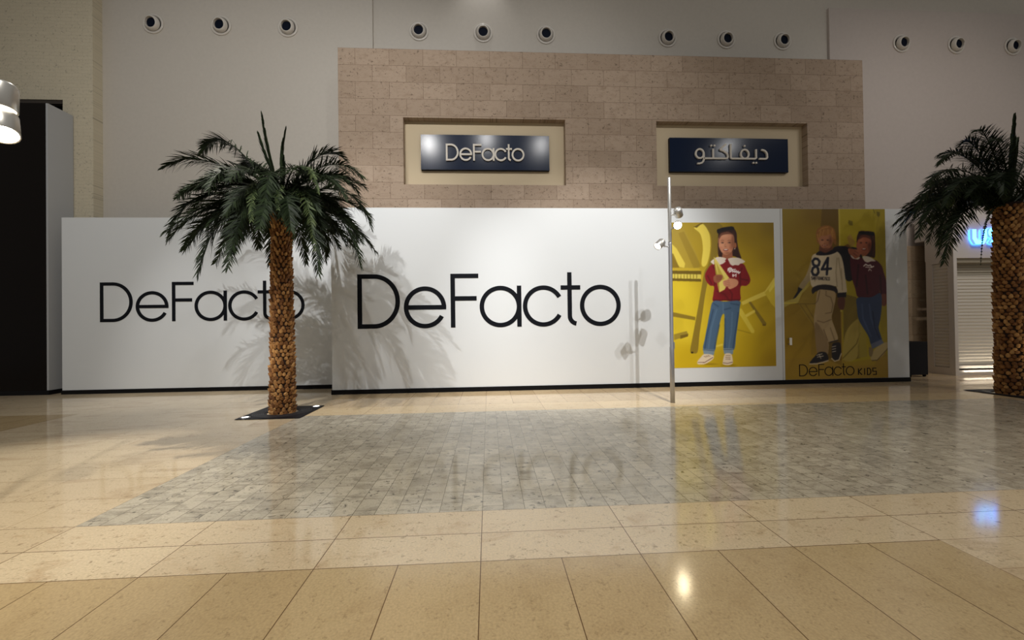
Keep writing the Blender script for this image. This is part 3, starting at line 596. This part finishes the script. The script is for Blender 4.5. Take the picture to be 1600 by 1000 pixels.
# ------------------------------------------------------------------ lamp posts
def head(t, p, d, r=.085, ln=.17, lens=m_lensdim, side=1):
    """one spotlight on a short arm, aiming along d"""
    p, d = Vector(p), Vector(d).normalized(); A = axis_mat(p, p+d)
    b = bmesh.new(); lathe(b, [(.02, -.10*.9), (r*.55, -.09), (r*.9, -.075), (r, -.05), (r, ln-.05), (r*.96, ln-.045), (r*.88, ln-.05), (r*.88, ln-.09)], 28, A, caps=False)
    hd = obj('spotlight', b, m_silver, t, True)
    b = bmesh.new(); lathe(b, [(r*.87, ln-.085), (r*.87, ln-.07)], 24, A); obj('lens', b, lens, hd)
    b = bmesh.new(); q = p+Vector((-side*.09, .0, -.06)); tube(b, p-d*.02+Vector((-side*r*.8, 0, 0)), q, .013, n=10); tube(b, q, (side*.028, 0, q.z-.01), .013, n=10)
    lathe(b, [(.02, -.02), (.02, .02)], 12, Matrix.Translation(q)); obj('arm', b, m_silver, hd)
    return hd
t = thing('lamp_post', 'slim grey metal lamp post with three small spotlights by the yellow poster', 'lamp post', (3.925, 8.6, 0))
b = bmesh.new(); lathe(b, [(.048, 0), (.048, 1.18), (.040, 1.2), (.040, 3.42), (.036, 3.45)], 24); obj('pole', b, m_steel, t, True)
b = bmesh.new(); lathe(b, [(.034, 3.45), (.037, 3.46), (.037, 4.83), (.03, 4.85)], 24); obj('upper_tube', b, m_silver, t, True)
b = bmesh.new(); box(b, .03, .06, -.02, .02, 1.15, 1.3, bev=.006); obj('hatch', b, m_steel, t)
head(t, (.19, 0, 4.11), (.55, .75, -.55), side=1)
head(t, (.13, -.10, 3.80), (-.42, -.86, -.30), lens=m_lens, side=1)
head(t, (-.22, -.02, 3.42), (-.72, -.35, -.62), side=-1)
t = thing('lamp_post', 'lamp post at left frame edge with two big spotlight heads showing', 'lamp post', (-4.78, 4.0, 0))
b = bmesh.new(); lathe(b, [(.048, 0), (.048, 1.18), (.040, 1.2), (.040, 3.42), (.036, 3.45), (.036, 4.85)], 24); obj('pole', b, m_steel, t, True)
head(t, (.345, 0, 3.93), (.10, -.12, -1), r=.11, ln=.22, side=1)
head(t, (.37, -.02, 3.66), (.45, -.35, -1), r=.11, ln=.22, lens=m_lens, side=1)

# ------------------------------------------------------------------ shop at the right
t = thing('shopfront', 'closed shop at far right with cream roller shutters behind the palm', 'shopfront')
obj('pier', BM((13.95, 14.06, 11.5, 11.62, 0, 3.53)), m_shopwhite, t)
obj('fascia', BM((13.95, 22, 11.5, 12.3, 3.53, 4.95), (13.95, 22, 12.3, 12.6, 4.2, 4.95)), m_shopwhite, t)
obj('lintel', BM((14.06, 22, 11.56, 11.70, 3.40, 3.54)), mat('lintel_beige', (.33, .29, .22), .6), t)
obj('side_frame', BM((13.95, 14.02, 11.62, 11.66, .0, 3.53), (13.95, 14.02, 12.10, 12.28, 0, 3.53), (13.95, 14.02, 11.66, 12.10, 0, .22), (13.95, 14.02, 11.66, 12.10, 3.42, 3.53)), m_shopwhite, t)
def slats_y(y0, y1, x, z0, z1, p=.1):
    b = bmesh.new(); z = z0
    while z < z1-.01:
        e = min(z+p, z1)
        vs = [b.verts.new((x+dx, y, zz)) for y in (y0, y1) for dx, zz in ((0.0, z), (-.022, z+.035), (-.018, e-.02), (0, e))]
        for k in range(3): b.faces.new((vs[k], vs[k+1], vs[k+5], vs[k+4]))
        z = e
    return b
def slats_x(x0, x1, y, z0, z1, p=.1):
    b = bmesh.new(); z = z0
    while z < z1-.01:
        e = min(z+p, z1)
        vs = [b.verts.new((x, y+dy, zz)) for x in (x0, x1) for dy, zz in ((0.0, z), (-.022, z+.035), (-.018, e-.02), (0, e))]
        for k in range(3): b.faces.new((vs[k], vs[k+4], vs[k+5], vs[k+1]))
        z = e
    return b
obj('side_shutter', slats_y(11.66, 12.10, 14.01, .22, 3.42), m_shut, t)
obj('shutter', slats_x(14.06, 22, 11.68, .28, 3.0), m_shut, t)
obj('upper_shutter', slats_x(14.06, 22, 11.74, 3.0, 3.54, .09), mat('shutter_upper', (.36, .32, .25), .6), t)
obj('threshold', BM((14.06, 22, 11.56, 11.74, .0, .14)), m_shopwhite, t)
obj('sill', BM((14.06, 22, 11.60, 11.70, .20, .28)), m_shopwhite, t)
d = bpy.data.lights.new('shutter_foot_light', 'AREA'); d.shape = 'RECTANGLE'; d.size = 5; d.size_y = .04; d.energy = 16; d.color = (1, .9, .72)
o = bpy.data.objects.new('shutter_foot_light', d); C.objects.link(o); o.location = (16.8, 11.50, .10); o.rotation_euler = (math.radians(180-18), 0, 0)

t = thing('illuminated_sign', 'glowing light blue letters on the shop fascia, partly behind palm trunk', 'sign')
lx = 14.46
for ch, wd in (('U', .46), ('S', .36), ('U', .46), ('P', .42), ('S', .36), ('O', .5)):
    b = bmesh.new(); st = .12
    for j, s_ in enumerate(F5[ch]):
        if ch == 'S': s_ = [(1, .12)]+[(.5+.5*math.cos(a), .25+.25*math.sin(a)) for a in np.radians(np.arange(-40, -271, -23))]+[(.5+.5*math.cos(a), .75+.25*math.sin(a)) for a in np.radians(np.arange(-90, 141, 23))]
        if ch == 'O': s_ = [(.5+.5*math.cos(a), .5+.5*math.sin(a)) for a in np.radians(np.arange(0, 360, 20))]+[(1, .5)]
        cl = ch in 'O'; pts = s_[:-1] if cl else s_
        ribbon(b, [(lx+st/2+a*(wd-st), 3.93+st/2+(1-c)*(.5-st)) for a, c in pts], st, 11.40-.001*j, 11.47, closed=cl)
    for f in b.faces: f.material_index = 0 if abs(f.normal.y) > .9 or True else 1
    b.normal_update()
    for f in b.faces: f.material_index = 0 if abs(f.normal.y) > .7 else 1
    obj('letter', b, [m_blue, m_blueedge], t); lx += wd+.05
# blue light spilling from behind the letters
d = bpy.data.lights.new('sign_back_glow', 'AREA'); d.shape = 'RECTANGLE'; d.size = 2.4; d.size_y = .35; d.energy = 5; d.color = (.1, .3, 1)
o = bpy.data.objects.new('sign_back_glow', d); C.objects.link(o); o.location = (15.7, 11.475, 4.17); o.rotation_euler = (-PI/2, 0, 0)
o.rotation_euler = (math.radians(90), 0, PI)

t = thing('service_box', 'black waist-high box beside the right end of the hoarding', 'box')
obj('body', BM((12.36, 12.96, 11.4, 11.95, .06, 1.04), bev=.01), m_box, t)
for x in (12.44, 12.9):
    for y in (11.46, 11.88):
        b = bmesh.new(); tube(b, (x-.02, y, .04), (x+.02, y, .04), .039, n=14); obj('castor', b, m_box, t)

# ------------------------------------------------------------------ palms
m_trunk, N, L, bs = nt('date_palm_bark')
ge = N.new('ShaderNodeNewGeometry'); cr = N.new('ShaderNodeValToRGB'); L.new(ge.outputs['Random Per Island'], cr.inputs[0])
cr.color_ramp.elements[0].color = (*srgb(112, 70, 34), 1); cr.color_ramp.elements[1].color = (*srgb(206, 158, 98), 1)
e = cr.color_ramp.elements.new(.5); e.color = (*srgb(154, 106, 56), 1)
no = N.new('ShaderNodeTexNoise'); no.inputs['Scale'].default_value = 60; tc = N.new('ShaderNodeTexCoord'); L.new(tc.outputs['Object'], no.inputs['Vector'])
mr = N.new('ShaderNodeMapRange'); mr.inputs['To Min'].default_value = .6; mr.inputs['To Max'].default_value = 1.25; L.new(no.outputs['Fac'], mr.inputs[0])
sc = N.new('ShaderNodeVectorMath'); sc.operation = 'SCALE'; L.new(cr.outputs[0], sc.inputs[0]); L.new(mr.outputs[0], sc.inputs['Scale']); L.new(sc.outputs[0], bs.inputs['Base Color'])
bs.inputs['Roughness'].default_value = .7
m_core = mat('palm_core_crevice_shade', srgb(40, 22, 10), .9, bump=.5, bscale=50)  # trunk core coloured dark to stand for shade in the gaps between scales
def leaf_material(name, c0, c1):
    m, N, L, bs = nt(name)
    ge = N.new('ShaderNodeNewGeometry'); cr = N.new('ShaderNodeValToRGB'); L.new(ge.outputs['Random Per Island'], cr.inputs[0])
    cr.color_ramp.elements[0].color = (*c0, 1); cr.color_ramp.elements[1].color = (*c1, 1)
    L.new(cr.outputs[0], bs.inputs['Base Color']); bs.inputs['Roughness'].default_value = .55; bs.inputs['Specular IOR Level'].default_value = .15
    return m
m_leaf = leaf_material('palm_leaf_green', srgb(14, 22, 11), srgb(46, 58, 34))
m_leaf2 = leaf_material('palm_leaf_pale', srgb(36, 50, 26), srgb(88, 100, 62))

def trunk(t, H, r0, r1, seed):
    rng = random.Random(seed); b = bmesh.new(); n = 30
    rad = lambda z: r0+(r1-r0)*min(1, z/H)
    rings = [(rad(z)*.93, z) for z in np.linspace(0.005, H, 24)]
    lathe(b, rings+[(.01, H+.02)], n); core = len(b.faces)
    for f in b.faces: f.material_index = 1
    row = 0; z = .0
    while z < H-.03:
        k = 15; R_ = rad(z)
        for i in range(k):
            a = 2*PI*(i+.5*(row % 2))/k+rng.uniform(-.07, .07)+row*.03
            w_ = 2*PI*R_/k*rng.uniform(.36, .50); hh = rng.uniform(.045, .072); out = rng.uniform(.02, .05)
            zc = z+rng.uniform(-.015, .015)
            ca, sa = math.cos(a), math.sin(a)
            def pt(du, dz, dr):
                rr = R_*.93+dr; return b.verts.new((rr*ca-du*sa, rr*sa+du*ca, max(.004, zc+dz)))
            base = [pt(-w_, .0, 0), pt(-w_*.62, -hh*.5, 0), pt(0, -hh*.62, 0), pt(w_*.62, -hh*.5, 0), pt(w_, 0, 0), pt(w_*.7, hh*.75, 0), pt(0, hh*1.05, 0), pt(-w_*.7, hh*.75, 0)]
            mid = [pt(-w_*.72, .012, out*.85), pt(-w_*.4, -hh*.25, out*.9), pt(0, -hh*.3, out), pt(w_*.4, -hh*.25, out*.9), pt(w_*.72, .012, out*.85), pt(w_*.5, hh*.7, out*1.25), pt(0, hh*.95, out*1.45), pt(-w_*.5, hh*.7, out*1.25)]
            top = pt(0, hh*.35, out*1.25)
            for q in range(8):
                q2 = (q+1) % 8; b.faces.new((base[q], base[q2], mid[q2], mid[q])); b.faces.new((mid[q], mid[q2], top))
        z += .078; row += 1
    obj('trunk', b, [m_trunk, m_core], t)

def frond(t, p0, p1, p2, seed, L_=.46, n=92, narrow=False, material=None, wid=.023, start=.08):
    rng = random.Random(seed); p0, p1, p2 = Vector(p0), Vector(p1), Vector(p2); b = bmesh.new()
    hd = Vector((p2.x-p0.x, p2.y-p0.y, 0)); hd = hd.normalized() if hd.length > .05 else Vector((1, 0, 0))
    side0 = Vector((-hd.y, hd.x, 0))
    B = lambda s: p0*(1-s)**2+p1*2*s*(1-s)+p2*s*s
    T = lambda s: ((p1-p0)*(1-s)+(p2-p1)*s).normalized()
    prev = None; m = 14           # rachis
    for i in range(m+1):
        s = i/m; c = B(s); tg = T(s); sd = (side0-tg*side0.dot(tg)).normalized(); un = tg.cross(sd); r = .020*(1-s)+.003
        ring = [b.verts.new(c+sd*r*math.cos(q)+un*r*.8*math.sin(q)) for q in (0, PI/2, PI, 3*PI/2)]
        if prev:
            for q in range(4): b.faces.new((prev[q], prev[(q+1) % 4], ring[(q+1) % 4], ring[q]))
        prev = ring
    for i in range(n):
        s = start+(1-start)*i/(n-1); c = B(s); tg = T(s); sd = (side0-tg*side0.dot(tg)).normalized(); un = sd.cross(tg)
        if un.z < 0: un = -un
        prof = min(1, .45+1.6*(s-start))*(1-.74*max(0, (s-.5)/.5)**1.2)
        for sg in (-1, 1):
            l = L_*prof*rng.uniform(.8, 1.12)
            if narrow: dr = sd*sg*.13+tg*1+un*rng.uniform(-.1, .1)
            else: dr = sd*sg*rng.uniform(.45, .8)+tg*(rng.uniform(.7, 1.05)+.7*max(0, s-.6))+un*rng.uniform(-.45, .55)
            dr.normalize(); w = wid*rng.uniform(.75, 1.1)
            wv = dr.cross(un).normalized()*w/2; wv = (wv*math.cos(.5*sg)+dr.cross(wv)*math.sin(.5*sg)).normalized()*w/2
            g = Vector((0, 0, -1)); dz = 0 if narrow else rng.uniform(.14, .36)*l
            cs = [(0, .5), (.35, 1.0), (.7, .75), (1, .06)]
            pv = None
            for q, ww in cs:
                pp = c+dr*l*q+g*dz*q*q
                e = (b.verts.new(pp+wv*ww), b.verts.new(pp-wv*ww))
                if pv: b.faces.new((pv[0], pv[1], e[1], e[0]))
                pv = e
    return obj('frond', b, material or m_leaf, t)

def grate(label, loc, lights, hx=0, hr=.287):
    t = thing('tree_grate', label, 'tree grate', loc)
    b = bmesh.new(); n = 48; lay = []
    for z in (.012, .001):
        inn, out_ = [], []
        for k in range(n):
            a = 2*PI*k/n+PI/n; c, q = math.cos(a), math.sin(a); m_ = .6/max(abs(c), abs(q))
            inn.append(b.verts.new((hx+hr*c, hr*q, z))); out_.append(b.verts.new((max(-.6, min(.6, round(c*m_*1.0, 4))), max(-.6, min(.6, round(q*m_, 4))), z)))
        lay.append((inn, out_))
    cor = {n//8-1: (.6, .6), 3*n//8-1: (-.6, .6), 5*n//8-1: (-.6, -.6), 7*n//8-1: (.6, -.6)}
    for z, (inn, out_), up_ in ((.012, lay[0], True), (.001, lay[1], False)):
        for k in range(n):
            k2 = (k+1) % n; v = [inn[k], out_[k]]+([b.verts.new((*cor[k], z))] if k in cor else [])+[out_[k2], inn[k2]]
            b.faces.new(v if up_ else v[::-1])
    for k in range(n): b.faces.new((lay[0][0][k], lay[0][0][(k+1) % n], lay[1][0][(k+1) % n], lay[1][0][k]))
    obj('plate', b, m_grate, t)
    b = bmesh.new()
    for k in range(7):
        r = .34+.03*k; lathe(b, [(r, .012), (r, .018), (r+.014, .018), (r+.014, .012)], 64, Matrix.Translation((hx*(1-k/7), 0, 0)), caps=False)
    obj('ring_bars', b, mat('grate_rings', (.03, .03, .035), .4), t)
    for x, y in lights:
        b = bmesh.new(); lathe(b, [(.085, .012), (.085, .022), (.06, .024), (.06, .018)], 28, Matrix.Translation((x, y, 0)), caps=False); u = obj('ground_light', b, m_steel, t)
        b = bmesh.new(); lathe(b, [(.06, .012), (.06, .021)], 28, Matrix.Translation((x, y, 0))); obj('lens', b, m_uplens, u)
    return t
grate('black square tree grate round the left palm with two ground lights', (-4.2, 8.6, 0), ((-.47, -.47), (.47, .47)))
grate('black square tree grate at right frame edge round the right palm', (11.93, 8.6, 0), ((.03, -.52), (.47, .47)), -.13, .325)
spot('ground_light_beam_left', (-4.67, 8.13, .06), (-4.25, 8.55, 3.0), 35, 50, .8, .04, (1, .8, .5))
spot('ground_light_beam_right', (11.94, 8.1, .06), (11.8, 8.55, 3.0), 25, 50, .8, .04, (1, .8, .5))

def palm(name_label, loc, H, spec, extra, seed, S_, root_z, r0, r1):
    t = thing('date_palm', name_label, 'palm tree', loc)
    trunk(t, H, r0, r1, seed)
    rng = random.Random(seed); k = 0
    for (tx_, tz, cx_, cz, dy, kw) in spec:
        p0 = Vector((rng.uniform(-.08, .08), rng.uniform(-.08, .08), root_z+rng.uniform(-.12, .12)))
        lean = loc[0]/loc[1]
        sc_ = .99 if tz > 40 else .91
        frond(t, p0, (cx_*S_+dy*.45*lean, dy*.45, root_z+cz*S_*(1.06 if tz > 40 else 1)), (tx_*sc_*S_+dy*lean, dy, root_z+tz*(sc_+.05)*S_+dy*.3), seed*100+k, **kw); k += 1
    for (a, rr, rise, drop) in extra:
        p0 = Vector((.1*math.cos(a), .1*math.sin(a), root_z+rng.uniform(-.15, .1)))
        frond(t, p0, (rr*.55*math.cos(a), rr*.55*math.sin(a), root_z+rise), (rr*math.cos(a), rr*math.sin(a), root_z+drop), seed*100+k, L_=.44); k += 1
    return t
Z_ = {}
NR = dict(narrow=True, L_=.36, n=50, wid=.05)
PL = dict(material=m_leaf2, L_=.24, n=50)
# silhouette fronds: tip x, tip z, bend x, bend z relative to the crown (centimetre-like units), depth of the tip
SL = [(-126, 78, -88, 142, .5, {}), (-166, 48, -112, 88, -.5, {}), (-184, 8, -110, 62, .7, {}), (-168, -50, -140, 36, -.8, {}), (-166, -78, -116, -6, .3, {}),
      (-122, -102, -98, -6, -1.0, {}), (-92, -92, -76, 0, 1.2, {}), (-73, -86, -58, 2, -1.5, {}), (-44, -86, -42, 8, 1.4, {}), (16, -98, 14, 4, 1.5, dict(L_=.3, material=m_leaf2)),
      (53, -98, 46, 12, -1.2, {}), (82, -106, 74, 12, 1.0, {}), (122, -94, 94, 14, -.7, {}), (136, -68, 104, 26, .6, {}), (146, -38, 110, 54, -.3, {}), (138, 16, 84, 86, .5, {}),
      (104, 68, 60, 106, .3, {}), (128, 40, 70, 84, -.6, {}), (-28, 130, -18, 60, -.1, NR), (-34, 104, -22, 60, .1, NR), (8, 110, -2, 60, 0, NR), (2, 70, 4, 30, -.2, NR),
      (53, 16, 36, 84, -1.3, PL), (-40, -22, -44, 50, -1.6, PL), (44, -60, 38, 40, -1.7, PL), (-4, -8, -2, 46, -1.3, PL), (-100, 20, -80, 70, -1.3, {}), (-60, 50, -50, 100, .9, {}), (90, 10, 60, 60, -1.3, {})]
rg = random.Random(5)
EX = [(k*2*PI/18+rg.uniform(-.2, .2), rg.uniform(1.3, 1.8), rg.uniform(.5, 1.0), rg.uniform(-.5, .4)) for k in range(18)]
EX += [(k*2*PI/14+rg.uniform(-.2, .2), rg.uniform(1.5, 1.85), rg.uniform(.15, .45), rg.uniform(-1.15, -.6)) for k in range(14)]
EX += [(k*2*PI/12+rg.uniform(-.2, .2), rg.uniform(1.0, 1.4), rg.uniform(.1, .4), rg.uniform(-1.0, -.5)) for k in range(12)]
palm('complete date palm with whole feathery crown, left of centre before the hoardings', (-4.2, 8.6, 0), 4.15, SL, EX, 3, 1/76.6, 4.28, .225, .15)
SR = [(-164, -16, -112, 84, -.3, {}), (-160, -30, -100, 66, .6, {}), (-150, -46, -110, 50, -.8, {}), (-134, -82, -96, 34, .3, {}), (-110, -84, -80, 26, -.7, {}), (-120, 76, -72, 98, .3, dict(L_=.34)),
      (-108, 60, -70, 104, -.4, {}), (-78, 94, -50, 110, .2, {}), (-48, 106, -30, 110, -.5, {}), (-130, 30, -90, 78, -.9, {}), (-140, 10, -90, 80, .9, {}), (14, 134, 6, 60, 0, NR), (18, 100, 8, 60, .2, NR), (-47, -84, -40, 4, -1.1, dict(L_=.05, n=40, wid=.03)),
      (-90, 10, -60, 70, 1.3, {}), (-100, 0, -60, 70, -1.2, {}), (-150, -60, -100, 56, .2, {}), (-126, -60, -96, 50, -.2, {}), (-158, 0, -100, 88, .2, {}), (-60, 70, -30, 100, 1.0, {}), (-20, 90, -10, 90, -.8, {}), (60, 96, 40, 110, .3, {}), (120, 60, 80, 100, .1, {}), (150, 0, 100, 80, .3, {}), (150, -60, 100, 40, -.4, {}), (90, -90, 70, 20, .4, {}), (-100, 0, -70, 50, -.3, PL)]
rg = random.Random(9)
EX = [(k*2*PI/16+rg.uniform(-.2, .2), rg.uniform(1.4, 1.9), rg.uniform(.7, 1.1), rg.uniform(-.1, .6)) for k in range(16)]
EX += [(PI+rg.uniform(-.9, .9), rg.uniform(1.5, 2.0), rg.uniform(.6, 1.0), rg.uniform(-.5, .3)) for k in range(12)]
palm('date palm cut by the right frame edge, before the closed shop', (11.80, 8.6, 0), 4.30, SR, EX, 7, 1/69.0, 4.28, .262, .235)
